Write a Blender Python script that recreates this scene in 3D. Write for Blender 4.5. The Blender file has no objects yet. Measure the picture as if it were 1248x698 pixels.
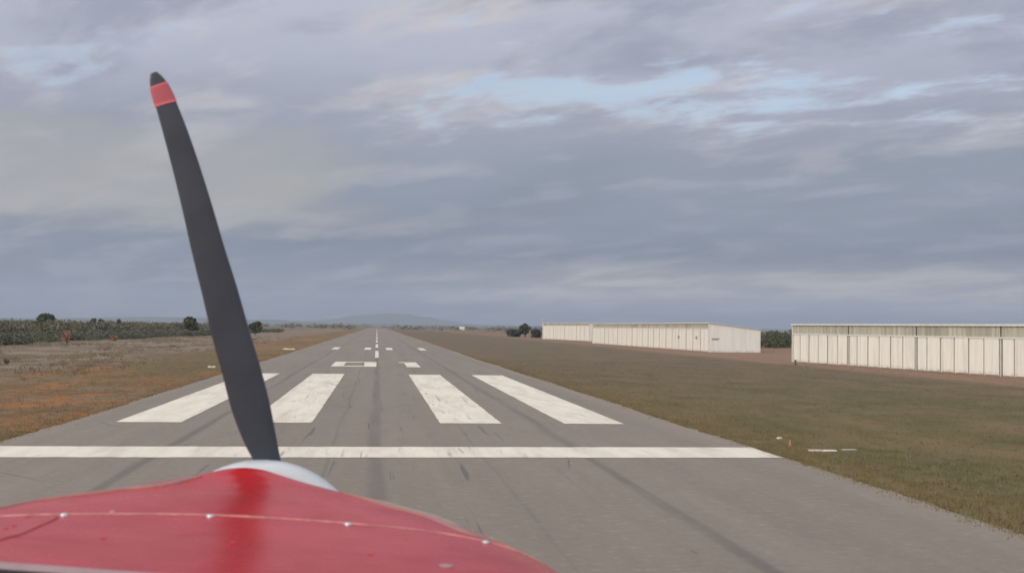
import bpy, bmesh, math, random
import numpy as np
from mathutils import Vector, Matrix
random.seed(4)
RNG = np.random.default_rng(4)
scene = bpy.context.scene
COL = scene.collection
rad = math.radians

# ------------------------------------------------------------------ camera
F, YAW, PITCH, ROLL, EYE, CX = 1400.0, 0.11657, 0.03557, 0.01387, 2.547, -0.035
cy_, sy_ = math.cos(YAW), math.sin(YAW)
FW = Vector((sy_*math.cos(PITCH), cy_*math.cos(PITCH), math.sin(PITCH)))
R0 = Vector((cy_, -sy_, 0)); U0 = R0.cross(FW)
RT = R0*math.cos(ROLL) + U0*math.sin(ROLL)
UP = -R0*math.sin(ROLL) + U0*math.cos(ROLL)
EYEV = Vector((CX, 0, EYE))
cam = bpy.data.cameras.new('camera')
camo = bpy.data.objects.new('camera', cam); COL.objects.link(camo)
cam.sensor_width = 36; cam.lens = 36*F/1248
cam.clip_start = 0.05; cam.clip_end = 40000
m = Matrix((RT, UP, -FW)).transposed().to_4x4(); m.translation = EYEV
camo.matrix_world = m
scene.camera = camo
cam.dof.use_dof = True; cam.dof.focus_distance = 45; cam.dof.aperture_fstop = 11

def ray(px, py):
    return FW + RT*((px-624)/F) - UP*((py-349)/F)
def ground(px, py):
    d = ray(px, py); return EYEV + d*(-EYE/d.z)

# ------------------------------------------------------------------ nodes
class NT:
    def __init__(s, tree): s.t = tree; s.n = tree.nodes; s.l = tree.links
    def new(s, kind, **kw):
        n = s.n.new(kind)
        for k, v in kw.items(): setattr(n, k, v)
        return n
    def put(s, sock, v):
        if v is None: return
        if isinstance(v, bpy.types.NodeSocket): s.l.new(v, sock)
        else:
            if isinstance(v, (tuple, list)) and len(v) == 3 and sock.type == 'RGBA': v = (*v, 1)
            sock.default_value = v
    def math(s, op, a, b=None, c=None, clamp=False):
        n = s.new('ShaderNodeMath', operation=op); n.use_clamp = clamp
        s.put(n.inputs[0], a); s.put(n.inputs[1], b)
        if c is not None: s.put(n.inputs[2], c)
        return n.outputs[0]
    def mul(s, a, b): return s.math('MULTIPLY', a, b)
    def add(s, a, b): return s.math('ADD', a, b)
    def sub(s, a, b): return s.math('SUBTRACT', a, b)
    def step(s, v, lo, hi, a=0.0, b=1.0):
        n = s.new('ShaderNodeMapRange', interpolation_type='SMOOTHSTEP')
        s.put(n.inputs[0], v); s.put(n.inputs[1], lo); s.put(n.inputs[2], hi)
        n.inputs[3].default_value = a; n.inputs[4].default_value = b
        return n.outputs[0]
    def mix(s, f, a, b, mode='MIX'):
        n = s.new('ShaderNodeMix', data_type='RGBA', blend_type=mode)
        s.put(n.inputs[0], f); s.put(n.inputs[6], a); s.put(n.inputs[7], b)
        return n.outputs[2]
    def scale(s, v, sc):
        n = s.new('ShaderNodeVectorMath', operation='MULTIPLY')
        s.put(n.inputs[0], v); n.inputs[1].default_value = sc
        return n.outputs[0]
    def noise(s, v, scale=1, detail=3, rough=.5, dist=0, ntype='FBM'):
        n = s.new('ShaderNodeTexNoise'); s.put(n.inputs['Vector'], v)
        n.inputs['Scale'].default_value = scale; n.inputs['Detail'].default_value = detail
        n.inputs['Roughness'].default_value = rough; n.inputs['Distortion'].default_value = dist
        return n.outputs[0]
    def ramp(s, v, stops, interp='LINEAR'):
        n = s.new('ShaderNodeValToRGB'); n.color_ramp.interpolation = interp
        e = n.color_ramp.elements
        while len(e) < len(stops): e.new(.5)
        for i, (p, c) in enumerate(stops):
            e[i].position = p; e[i].color = (*c, 1)
        s.put(n.inputs[0], v); return n.outputs[0]
    def xyz(s, v):
        n = s.new('ShaderNodeSeparateXYZ'); s.put(n.inputs[0], v); return n.outputs
    def bump(s, h, dist=.01, strength=1):
        n = s.new('ShaderNodeBump'); n.inputs['Distance'].default_value = dist
        n.inputs['Strength'].default_value = strength; s.put(n.inputs['Height'], h); return n.outputs[0]

def srgb(*c):
    return tuple(((v/255+.055)/1.055)**2.4 if v/255 > .04045 else v/255/12.92 for v in c)

def material(name):
    mt = bpy.data.materials.new(name); mt.use_nodes = True
    t = NT(mt.node_tree); t.b = mt.node_tree.nodes['Principled BSDF']
    t.pos = t.new('ShaderNodeNewGeometry').outputs['Position']
    t.obj = t.new('ShaderNodeTexCoord').outputs['Object']
    t.mat = mt
    return t
def fin(t, col=None, rough=None, normal=None, spec=None, metal=None, coat=None):
    b = t.b
    t.put(b.inputs['Base Color'], col); t.put(b.inputs['Roughness'], rough)
    if normal is not None: t.put(b.inputs['Normal'], normal)
    if spec is not None: b.inputs['Specular IOR Level'].default_value = spec
    if metal is not None: b.inputs['Metallic'].default_value = metal
    if coat is not None: b.inputs['Coat Weight'].default_value = coat
    return t.mat

# painted-ground helpers -------------------------------------------------
def asphalt_nodes(t):
    P = t.pos; x, y, z = t.xyz(P)
    big = t.noise(t.scale(P, (.12, .03, 1)), 1, 4, .55)
    lon = t.noise(t.scale(P, (1.1, .035, 1)), 1, 4, .6)
    mid = t.noise(t.scale(P, (1.0, .35, 1)), 1.3, 5, .6)
    fine = t.noise(P, 38, 4, .8)
    mott = t.noise(P, 5.5, 5, .75)
    col = t.ramp(t.add(t.mul(big, .5), t.mul(lon, .5)), [(.3, (.160, .134, .106)), (.5, (.204, .172, .138)), (.7, (.250, .213, .174))])
    col = t.mix(t.step(mid, .35, .7, 0, .35), col, (.165, .138, .118))
    col = t.mix(t.step(fine, .3, .75, 0, .55), col, (.13, .115, .10))
    col = t.mix(t.step(fine, .62, .8, 0, .5), col, (.34, .31, .27))
    col = t.mix(t.step(mott, .52, .70, 0, .45), col, (.28, .242, .20))
    col = t.mix(t.step(mott, .32, .46, .45, 0), col, (.135, .115, .095))
    # paver joints running down the runway, dark with sealant and rubber
    wob = t.mul(t.sub(t.noise(t.scale(P, (.1, .06, 1)), 1, 3), .5), .5)
    xw = t.add(x, wob)
    seam = None
    for cx, w, k in ((0.0, .22, .45), (4.15, .17, .5), (-4.2, .16, .5), (-0.9, .06, .3), (2.1, .05, .2)):
        d = t.math('ABSOLUTE', t.sub(xw, cx))
        s_ = t.mul(t.step(d, w*.25, w, 1, 0), k)
        seam = s_ if seam is None else t.math('MAXIMUM', seam, s_)
    seam = t.mul(seam, t.step(t.noise(t.scale(P, (3, .15, 1)), 1, 3), .3, .6, .45, 1))
    col = t.mix(seam, col, (.075, .066, .06))
    # rubber marks
    rb = t.noise(t.scale(P, (5.5, .16, 1)), 1, 3, .55)
    rbm = t.mul(t.step(rb, .63, .72), t.step(t.math('ABSOLUTE', x), 2.0, 5.5, .75, .12))
    col = t.mix(rbm, col, (.085, .075, .07))
    flk = t.noise(t.scale(P, (3.2, .8, 1)), 1, 2, .5)
    col = t.mix(t.step(flk, .735, .765, 0, .55), col, (.09, .08, .07))
    # dusty paler shoulders with soil blown on
    edge = t.step(t.add(t.math('ABSOLUTE', x), t.mul(t.noise(t.scale(P, (.5, .12, 1)), 1, 3), 1.6)), 8.0, 9.0, 0, .5)
    col = t.mix(edge, col, (.24, .2, .155))
    # hairline cracks across
    cr = t.new('ShaderNodeTexVoronoi', feature='DISTANCE_TO_EDGE')
    t.put(cr.inputs['Vector'], t.add_vec(t.scale(P, (.22, .09, 1)), t.noise_col(P, .35, .12))); cr.inputs['Scale'].default_value = 1
    crack = t.mul(t.step(cr.outputs['Distance'], .001, .004, 1, 0), t.step(t.noise(P, .13, 2), .50, .60))
    col = t.mix(t.mul(crack, .7), col, (.06, .05, .045))
    h = t.add(fine, t.mul(crack, -1.5))
    return col, h, lon, rbm, fine, crack
def add_vec(s, a, b):
    n = s.new('ShaderNodeVectorMath', operation='ADD'); s.put(n.inputs[0], a); s.put(n.inputs[1], b); return n.outputs[0]
def noise_col(s, v, scale, amp):
    n = s.new('ShaderNodeTexNoise'); s.put(n.inputs['Vector'], v); n.inputs['Scale'].default_value = scale
    q = s.new('ShaderNodeVectorMath', operation='SUBTRACT'); s.put(q.inputs[0], n.outputs[1]); q.inputs[1].default_value = (.5, .5, .5)
    return s.scale(q.outputs[0], (amp, amp, 0))
NT.add_vec = add_vec; NT.noise_col = noise_col

t = material('worn_asphalt')
col, h, *_ = asphalt_nodes(t)
M_ASPH = fin(t, col, .86, t.bump(h, .006, .7), .35)

t = material('worn_white_paint')
acol, h, lon, rbm, fine, crack = asphalt_nodes(t)
P = t.pos
dirt = t.noise(t.scale(P, (1.4, .22, 1)), 1.2, 5, .65)
pc = t.mix(t.step(dirt, .35, .75), (.66, .60, .50), (.50, .445, .365))
scr = t.noise(t.scale(P, (8, .45, 1)), 1, 4, .6)
x, y, z = t.xyz(P)
wear_c = t.step(t.math('ABSOLUTE', x), 1.5, 5.0, .0, .06)
wearm = t.step(t.add(scr, t.mul(wear_c, -1)), .56, .70, 0, .75)
pc = t.mix(wearm, pc, t.mix(.5, acol, (.4, .36, .31)))
pc = t.mix(t.step(fine, .66, .74, 0, .5), pc, acol)
pc = t.mix(t.mul(rbm, .75), pc, acol)
pc = t.mix(t.mul(crack, .9), pc, (.1, .09, .08))
M_PAINT = fin(t, pc, .6, t.bump(fine, .004, .5), .4)

def ground_nodes(t):
    P = t.pos; x, y, z = t.xyz(P)
    n1 = t.noise(t.scale(P, (.11, .035, 1)), 1, 5, .6)
    n2 = t.noise(t.scale(P, (.42, .22, 1)), 1, 6, .66)
    n3 = t.noise(t.scale(P, (1.6, .9, 1)), 1, 5, .65)
    n4 = t.noise(P, 14, 4, .75)
    # right hand: olive grass, browner away from the camera
    g = t.ramp(n2, [(.3, (.092, .082, .034)), (.46, (.140, .114, .050)), (.60, (.178, .134, .066)), (.78, (.225, .152, .085))])
    far = t.ramp(n2, [(.3, (.115, .092, .062)), (.55, (.160, .118, .080)), (.75, (.185, .135, .092))])
    right = t.mix(t.step(t.add(y, t.mul(n1, 50)), 45, 110), g, far)
    # green growth in clumps
    right = t.mix(t.mul(t.step(t.add(t.mul(n3, .5), t.mul(n1, .5)), .50, .60), t.step(y, 25, 80, .7, .2)), right, (.085, .092, .028))
    # thin red soil showing
    right = t.mix(t.step(t.add(t.mul(n2, .6), t.mul(n3, .4)), .56, .72, 0, .6), right, (.215, .108, .056))
    d = t.sub(x, 8.0)
    dn = t.add(d, t.mul(t.sub(n2, .5), 6))
    right = t.mix(t.step(dn, .1, 2.4, .55, 0), right, t.mix(t.step(n3, .4, .6), (.15, .125, .045), (.19, .11, .058)))
    # red dirt apron round the hangars
    dirt = t.mix(t.step(n3, .35, .7), (.28, .172, .118), (.225, .142, .098))
    dirt = t.mix(t.step(n2, .55, .7, 0, .5), dirt, (.17, .13, .075))
    ap = t.mul(t.step(t.add(x, t.mul(t.sub(n1, .5), 6)), 29.5, 33.0), t.step(y, 30, 330, 1, .5))
    ap = t.mul(ap, t.step(t.add(x, t.mul(n1, 20)), 58, 80, 1, .25))
    right = t.mix(ap, right, dirt)
    # left hand: orange verge, green streaks, then pale dry weeds
    dl = t.math('SUBTRACT', -7.7, x)
    tan = t.ramp(t.add(t.mul(n2, .55), t.mul(n3, .45)), [(.3, (.095, .072, .046)), (.44, (.160, .118, .080)), (.56, (.225, .172, .125)), (.72, (.33, .275, .21))])
    tan = t.mix(t.step(n1, .5, .66, 0, .65), tan, (.165, .100, .066))
    n6 = t.noise(t.scale(P, (.22, .10, 1)), 1, 5, .65)
    tan = t.mix(t.step(n6, .50, .62, 0, .6), tan, (.30, .25, .19))
    tan = t.mix(t.step(n6, .36, .46, .5, 0), tan, (.115, .085, .060))
    orange = t.mix(t.step(t.add(t.mul(n2, .5), t.mul(n3, .5)), .42, .60), (.150, .100, .055), (.330, .150, .062))
    n5 = t.noise(t.scale(P, (.30, .16, 1)), 1, 5, .6)
    orange = t.mix(t.step(n5, .52, .60, 0, .7), orange, (.215, .160, .105))
    orange = t.mix(t.step(t.add(t.mul(n1, .6), t.mul(n3, .4)), .47, .54, 0, .8), orange, (.128, .110, .050))
    dn = t.add(dl, t.add(t.mul(t.sub(n1, .5), 12), t.mul(t.sub(n3, .5), 5)))
    left = t.mix(t.step(dn, 6.0, 10.5), orange, tan)
    left = t.mix(t.step(t.add(dl, t.mul(t.sub(n2, .5), 6)), 24, 34, 0, .7), left, (.135, .125, .072))
    col = t.mix(t.step(x, -1, 1), left, right)
    col = t.mix(t.step(y, 350, 1400, 0, .75), col, (.13, .115, .065))
    sp = t.step(n4, .35, .7)
    col = t.mix(t.mul(t.sub(1.0, sp), .45), col, t.mix(.55, col, (.03, .025, .012)))
    col = t.mix(t.step(n4, .60, .74, 0, .35), col, (.34, .29, .2))
    return col, n4, n3

t = material('airfield_soil_and_grass')
col, n4, n3 = ground_nodes(t)
M_GROUND = fin(t, col, .95, t.bump(t.add(t.mul(n4, .4), n3), .12, .9), .2)
t = material('airfield_grass')
col, n4, n3 = ground_nodes(t)
M_GRASS = fin(t, t.mix(.3, col, (.27, .22, .10)), .9, None, .2)

def plain(name, c, rough=.6, var=.15, sc=3.0, spec=.4, metal=0.0, bump=0.0, coat=None):
    t = material(name)
    n = t.noise(t.obj, sc, 4, .6)
    c2 = tuple(v*(1-var) for v in c)
    return fin(t, t.mix(t.step(n, .35, .7), c, c2), rough, t.bump(n, bump) if bump else None, spec, metal, coat)

def cladding(name, c, c2, rough=.5, streak=.22):
    t = material(name)
    P = t.obj
    st = t.noise(t.scale(P, (3.0, 3.0, .25)), 1, 4, .6)
    cl = t.mix(t.step(st, .35, .75), c, tuple(v*(1-streak) for v in c))
    rnd = t.new('ShaderNodeObjectInfo').outputs['Random']
    cl = t.mix(t.mul(rnd, .55), cl, c2)
    z = t.xyz(P)[2]
    cl = t.mix(t.mul(t.step(z, .0, .35, 1, 0), t.step(t.noise(P, 2.5, 3), .35, .7, .1, .55)), cl, (.36, .26, .18))
    return fin(t, cl, rough, None, .4)
M_DOOR = cladding('cream_door_sheet', (.87, .83, .73), (.83, .80, .71))
M_END = cladding('white_wall_sheet', (.80, .78, .72), (.77, .75, .69))
M_ROOF = cladding('white_roof_sheet', (.72, .70, .64), (.66, .64, .58))
M_TRIM = plain('white_trim', (.74, .72, .65), .5)
M_GAP = plain('grey_steel_post', (.60, .58, .51), .6)
t = material('green_grey_fibreglass')
P = t.obj
n = t.noise(t.scale(P, (1, 2.6, .05)), 1, 3, .6)
n2 = t.noise(t.scale(P, (1, .25, .05)), 1, 2, .6)
c = t.ramp(t.add(t.mul(n, .6), t.mul(n2, .4)), [(.35, (.30, .295, .215)), (.5, (.44, .42, .32)), (.65, (.58, .55, .43))])
M_FIBRE = fin(t, c, .45, None, .5)
M_DARK = plain('dark_marker_paint', (.10, .09, .075), .7)
M_LETTER = plain('faded_red_lettering', (.34, .20, .165), .7)
M_GREYMARK = plain('grey_plate', (.38, .36, .32), .6)
M_CONC = plain('whitewashed_concrete', (.66, .62, .54), .8, .25, 6, bump=.01)
M_CONCG = plain('grey_concrete', (.36, .33, .28), .85, .25, 6, bump=.01)
M_MARK_O = plain('orange_marker_paint', (.46, .22, .13), .7)
M_BARK = plain('brown_bark', (.10, .075, .055), .9, .4, 8, .2, bump=.02)

def leafmat(name, stops, sc=.9):
    t = material(name)
    n = t.noise(t.pos, sc, 3, .6); f = t.noise(t.pos, sc*9, 2, .6)
    col = t.ramp(t.add(t.mul(n, .6), t.mul(f, .4)), stops)
    mt = fin(t, col, .7, None, .25)
    return mt
M_SCRUB = leafmat('grey_green_scrub_leaves', [(.34, (.075, .084, .055)), (.5, (.100, .104, .070)), (.66, (.135, .132, .092))], .5)
M_SCRUB2 = leafmat('olive_scrub_leaves', [(.34, (.080, .078, .044)), (.5, (.130, .118, .070)), (.66, (.20, .17, .11))], .12)
M_LEAF = leafmat('dark_tree_leaves', [(.34, (.050, .062, .032)), (.5, (.078, .090, .046)), (.66, (.115, .125, .066))], .8)
M_LEAFG = leafmat('grey_bush_leaves', [(.34, (.045, .050, .040)), (.5, (.075, .080, .066)), (.66, (.115, .115, .095))], .8)
M_LEAFR = leafmat('rusty_shrub_leaves', [(.34, (.20, .11, .075)), (.5, (.30, .16, .11)), (.66, (.38, .23, .165))], 1.5)
t = material('far_hill_scrub')
n = t.noise(t.scale(t.pos, (.004, .004, .02)), 1, 4, .6)
M_HILL = fin(t, t.ramp(n, [(.3, (.07, .085, .075)), (.7, (.105, .115, .09))]), .95, None, .1)

# aircraft
t = material('red_gelcoat')
P = t.obj
n = t.noise(P, 9, 4, .6); n2 = t.noise(P, 60, 2, .5)
c = t.mix(t.step(n, .3, .7), (.40, .012, .018), (.31, .008, .013))
M_RED = fin(t, c, t.step(n, .3, .8, .25, .33), t.bump(t.noise(P, 3, 2), .003, .4),   .15, 0, .6)
t.b.inputs['Coat Roughness'].default_value = .16; t.b.inputs['Coat Weight'].default_value = .05
M_SPIN = plain('pale_grey_spinner_paint', (.52, .55, .56), .32, .08, 12, .5)
M_BLADE = plain('dark_grey_composite', (.055, .060, .070), .36, .2, 14, .4)
M_TIP = plain('red_tip_paint', (.48, .10, .12), .45)
M_SCREW = plain('bright_screw_steel', (.60, .60, .60), .42, .1, 30, .5, .9)
M_SEAM = plain('chipped_pink_seam_edge', (.64, .30, .28), .5, .5, 40)
M_RIM = plain('windscreen_strip_grey', (.30, .21, .22), .5, .2, 20)
M_BLACK = plain('black_glareshield', (.014, .015, .013), .8, .3, 30)
M_SPOT = plain('dark_red_chips', (.42, .012, .018), .4)
M_PATCH = plain('grey_repair_patch', (.30, .20, .21), .5)
M_SOCK = plain('faded_windsock_cloth', (.55, .33, .34), .8)

# ------------------------------------------------------------------ helpers
def link(o, parent=None):
    COL.objects.link(o)
    if parent is not None: o.parent = parent
    return o
def obj(name, verts, faces, mat, parent=None, smooth=False):
    me = bpy.data.meshes.new(name)
    me.from_pydata([tuple(v) for v in verts], [], faces); me.update()
    me.materials.append(mat)
    if smooth:
        for p in me.polygons: p.use_smooth = True
    return link(bpy.data.objects.new(name, me), parent)
def tag(o, label=None, cat=None, group=None, kind=None):
    for k, v in (('label', label), ('category', cat), ('group', group), ('kind', kind)):
        if v: o[k] = v
    return o
def empty(name, loc, rz=0):
    o = bpy.data.objects.new(name, None); o.location = loc; o.rotation_euler = (0, 0, rz)
    o.empty_display_size = .3
    return link(o)
class MB:
    def __init__(s): s.v = []; s.f = []
    def box(s, a, b):
        (x0, y0, z0), (x1, y1, z1) = a, b; i = len(s.v)
        s.v += [(x0,y0,z0),(x1,y0,z0),(x1,y1,z0),(x0,y1,z0),(x0,y0,z1),(x1,y0,z1),(x1,y1,z1),(x0,y1,z1)]
        s.f += [tuple(i+k for k in q) for q in ((0,3,2,1),(4,5,6,7),(0,1,5,4),(1,2,6,5),(2,3,7,6),(3,0,4,7))]
    def hexa(s, p):   # eight corners: bottom four, top four
        i = len(s.v); s.v += [tuple(q) for q in p]
        s.f += [tuple(i+k for k in q) for q in ((0,3,2,1),(4,5,6,7),(0,1,5,4),(1,2,6,5),(2,3,7,6),(3,0,4,7))]
    def tube(s, pts, radii, n=8):
        rings = []
        for k, (p, r) in enumerate(zip(pts, radii)):
            p = Vector(p); a = Vector(pts[max(k-1, 0)]); b = Vector(pts[min(k+1, len(pts)-1)])
            d = (b-a).normalized(); u = d.orthogonal().normalized(); w = d.cross(u)
            i = len(s.v); rings.append(i)
            for j in range(n):
                an = 2*math.pi*j/n; s.v.append(tuple(p + (u*math.cos(an) + w*math.sin(an))*r))
        for a, b in zip(rings, rings[1:]):
            for j in range(n): s.f.append((a+j, a+(j+1) % n, b+(j+1) % n, b+j))
        s.f.append(tuple(rings[0]+j for j in range(n))[::-1]); s.f.append(tuple(rings[-1]+j for j in range(n)))
    def build(s, name, mat, parent=None, smooth=False): return obj(name, s.v, s.f, mat, parent, smooth)

# ------------------------------------------------------------------ ground
g = [-60, 0, 60, 160, 400, 1200, 3500, 9400]
xs = sorted(set([-v for v in g] + g)); ys = [-400, -100, -20, 20, 60, 120, 220, 400, 800, 1600, 3200, 6000, 9400]
V = [(x, y, 0) for y in ys for x in xs]; n = len(xs)
Fc = [(j*n+i, j*n+i+1, (j+1)*n+i+1, (j+1)*n+i) for j in range(len(ys)-1) for i in range(n-1)]
gr = tag(obj('ground', V, Fc, M_GROUND), kind='structure')

# runway: thin slab with slightly ragged edges where grass and soil creep in
V = []; Fc = []
ys = [-12 + i*.35 for i in range(520)]; ys += [ys[-1] + 2 + i*6 for i in range(158)]
rl = np.cumsum(RNG.normal(0, .04, len(ys))); rr = np.cumsum(RNG.normal(0, .04, len(ys)))
k = np.ones(9)/9
def ragged():
    a = RNG.normal(0, 1, len(ys)); b = np.convolve(RNG.normal(0, 1, len(ys)), np.ones(25)/25, 'same')
    return a*.03 + b*.25
rl, rr = ragged(), ragged()
for i, y in enumerate(ys):
    xl, xr = -7.76 + .1*min(y/120, 1) + rl[i], 8.1 - .25*min(max(y-20, 0)/60, 1) + rr[i]
    V += [(xl-.05, y, -.02), (xl, y, .02), (xr, y, .02), (xr+.05, y, -.02)]
for i in range(len(ys)-1):
    a = i*4; b = a+4
    for q in range(3): Fc.append((a+q, a+q+1, b+q+1, b+q))
Fc.append((0, 1, 2, 3)); e = len(V)-4; Fc.append((e+3, e+2, e+1, e))
runway = tag(obj('runway', V, Fc, M_ASPH), kind='structure')

def sheet(name, rects, z=.026, jit=.012):
    """painted sheets on the runway, edges slightly uneven"""
    V = []; Fc = []
    for (x0, x1, y0, y1) in rects:
        nx = max(1, int((x1-x0)/.25)); ny = max(1, int((y1-y0)/.5))
        b = []
        for i in range(nx): b.append((x0+(x1-x0)*i/nx, y0))
        for i in range(ny): b.append((x1, y0+(y1-y0)*i/ny))
        for i in range(nx): b.append((x1-(x1-x0)*i/nx, y1))
        for i in range(ny): b.append((x0, y1-(y1-y0)*i/ny))
        i0 = len(V)
        for (x, y) in b: V.append((x+random.uniform(-jit, jit), y+random.uniform(-jit, jit)*2, z))
        Fc.append(tuple(range(i0, len(V))))
    return obj(name, V, Fc, M_PAINT, runway)
sheet('threshold_bar', [(-7.70, 8.06, 22.26, 24.2)])
for a, b in ((-6.55, -4.93), (-3.27, -1.65), (1.65, 3.27), (4.93, 6.55)):
    sheet('threshold_stripe', [(a, b, 30.1, 60.1)])
# number 0 : ring of four strokes joined into one face loop
def digit(polys):
    V = []; Fc = []
    for p in polys:
        i = len(V); V += [(x, y, .026) for x, y in p]; Fc.append(tuple(range(i, i+len(p))))
    return obj('runway_number', V, Fc, M_PAINT, runway)
digit([[(-2.8, 71), (-2.05, 71), (-2.05, 80.2), (-2.8, 80.2)], [(-.8, 71), (-.02, 71), (-.02, 80.2), (-.8, 80.2)],
       [(-2.05, 71), (-.8, 71), (-.8, 72.3), (-2.05, 72.3)], [(-2.05, 78.9), (-.8, 78.9), (-.8, 80.2), (-2.05, 80.2)]])
digit([[(1.85, 71), (2.7, 71), (2.7, 80.4), (1.85, 80.4)], [(1.5, 80.4), (1.5, 79.2), (1.85, 79.0), (1.85, 80.4)]])
for k in range(24):
    y0 = 91 + 41.2*k; L = 25
    sheet('centreline_dash', [(-.14, .16, y0, y0+L)], jit=.006)
for x0 in (-4.72, -1.3, 1.0, 4.55):
    sheet('aiming_mark', [(x0, x0+.68, 120.5, 132)])

# ------------------------------------------------------------------ grass tufts near the edges
def tufts(name, pts, hmin, hmax, mat, blades=5, sp=.05, w=.006):
    n = len(pts); N = n*blades
    base = np.repeat(pts, blades, 0)
    base[:, :2] += RNG.normal(0, sp, (N, 2))
    hh = RNG.uniform(hmin, hmax, N); an = RNG.uniform(0, 2*np.pi, N); le = RNG.uniform(.1, .7, N)*hh
    d = np.stack([np.cos(an), np.sin(an)], 1)
    an2 = RNG.uniform(0, 2*np.pi, N); ww = w*RNG.uniform(.6, 1.6, N)
    s_ = np.stack([np.cos(an2)*ww, np.sin(an2)*ww], 1)
    v = np.zeros((N, 3, 3))
    v[:, 0] = base; v[:, 0, :2] -= s_; v[:, 1] = base; v[:, 1, :2] += s_
    v[:, 2] = base; v[:, 2, :2] += d*le[:, None]; v[:, 2, 2] += hh
    return fastmesh(name, v.reshape(-1, 3), 3, mat)
def fastmesh(name, v, k, mat, parent=None):
    me = bpy.data.meshes.new(name); nf = len(v)//k
    me.vertices.add(len(v)); me.vertices.foreach_set('co', v.astype(np.float32).ravel())
    me.loops.add(len(v)); me.loops.foreach_set('vertex_index', np.arange(len(v), dtype=np.int32))
    me.polygons.add(nf); me.polygons.foreach_set('loop_start', np.arange(0, len(v), k, dtype=np.int32))
    me.polygons.foreach_set('loop_total', np.full(nf, k, dtype=np.int32)); me.update(calc_edges=True); me.validate()
    me.materials.append(mat)
    return link(bpy.data.objects.new(name, me), parent)
n = 26000
dist = 12 + 75*RNG.random(n)**1.6
xr = 8.08 + (RNG.random(n)**1.5)*(3 + dist*.45)
pr_ = np.stack([xr, dist, np.zeros(n)], 1)
n = 12000
dist = 24 + 80*RNG.random(n)**1.4
xl = -7.78 - (RNG.random(n)**1.5)*(2 + dist*.28)
pl_ = np.stack([xl, dist, np.zeros(n)], 1)
n = 6000
dist = 12 + 110*RNG.random(n)**1.6; sd = np.where(RNG.random(n) < .6, 1, -1)
pe_ = np.stack([np.where(sd > 0, 8.0, -7.72) + sd*( RNG.normal(0, .09, n)), dist, np.zeros(n)], 1)[:2500]
tag(tufts('grass', np.concatenate([pr_, pl_, pe_]), .015, .07, M_GRASS), kind='stuff')

t = material('dry_weeds')
n = t.noise(t.pos, .35, 4, .6)
M_WEED = fin(t, t.ramp(n, [(.35, (.13, .10, .062)), (.5, (.19, .150, .10)), (.65, (.25, .20, .14))]), .9, None, .2)
n = 5200
yy = 34 + 190*RNG.random(n)**1.3; xx = -13.5 - (np.minimum(26, 5 + yy*.30))*RNG.random(n)**.8
keep = (np.sin(xx*.55 + 2*np.sin(yy*.07)) + np.sin(yy*.16 + xx*.2) + RNG.normal(0, .8, n)) > .2
wl = np.stack([xx, yy, np.zeros(n)], 1)[keep]
n = 2600
yy = 14 + 90*RNG.random(n)**1.3; xx = 8.3 + (3 + yy*.3)*RNG.random(n)**1.2
keep = (np.sin(xx*.9 + 1.3*np.sin(yy*.21)) + np.sin(yy*.33 - xx*.4) + RNG.normal(0, .7, n)) > .7
wr = np.stack([xx, yy, np.zeros(n)], 1)[keep]
tag(tufts('weeds', wl, .08, .26, M_WEED, 14, .16, .012), kind='stuff')
tag(tufts('weeds', wr, .03, .10, M_WEED, 10, .09, .006), kind='stuff')
# ------------------------------------------------------------------ foliage
def clump_faces(ells, per, size):
    """many small leaf-clump quads spread through a set of ellipsoids (cx,cy,cz,rx,ry,rz)"""
    out = []
    for (cx, cy, cz, rx, ry, rz) in ells:
        nn = max(6, int(per*(rx*ry+rx*rz+ry*rz)/3))
        u = RNG.normal(size=(nn, 3)); u /= np.linalg.norm(u, axis=1)[:, None]
        r = RNG.uniform(.4, 1.15, nn)**.6
        c = u*r[:, None]*np.array([rx, ry, rz]) + np.array([cx, cy, cz])
        c = c[c[:, 2] > .02]; nn = len(c)
        a = RNG.normal(size=(nn, 3)) + u[:nn]*.3; a /= np.linalg.norm(a, axis=1)[:, None]
        b = RNG.normal(size=(nn, 3)); b -= a*(a*b).sum(1)[:, None]; b /= np.linalg.norm(b, axis=1)[:, None]
        s1 = size*RNG.uniform(.5, 1.5, nn)[:, None]; s2 = s1*RNG.uniform(.75, 1.0, nn)[:, None]
        q = np.stack([c-a*s1, c-b*s2, c+a*s1, c+b*s2], 1)
        out.append(q.reshape(-1, 3))
    return np.concatenate(out)
def tree(name, label, cat, x, y, r, h, mat, trunk=.8, lobes=9, size=.14, per=260, group=None, flat=1.0):
    root = empty(name, (x, y, 0)); tag(root, label, cat, group)
    mb = MB(); mb.tube([(0, 0, -.05), (.03*r, .02, trunk*.6), (-.04*r, 0, trunk+.35*h)], [.055*h**.8, .042*h**.8, .02*h**.8])
    tips = []
    for k in range(5):
        a = k*2*math.pi/5 + random.uniform(-.4, .4); rr_ = r*random.uniform(.45, .7)
        tip = (math.cos(a)*rr_, math.sin(a)*rr_, trunk + (h-trunk)*random.uniform(.35, .75)); tips.append(tip)
        mb.tube([(0, 0, trunk*.8), (tip[0]*.5, tip[1]*.5, trunk*.8+(tip[2]-trunk*.8)*.6), tip], [.03*h**.8, .02*h**.8, .008*h**.8], 6)
    mb.build('trunk', M_BARK, root, True)
    ells = []
    for k in range(lobes):
        a = random.uniform(0, 6.28); q = random.uniform(.1, .62)*r
        zz = trunk + (h-trunk)*random.uniform(.22, .78); s_ = random.uniform(.24, .5)*r
        ells.append((math.cos(a)*q, math.sin(a)*q, zz, s_, s_, min(s_*.8*flat, h-zz)))
    ells.append((0, 0, trunk+(h-trunk)*.45, r*.5, r*.5, (h-trunk)*.42))
    fastmesh('crown', clump_faces(ells, per, size), 4, mat, root)
    return root
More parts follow.
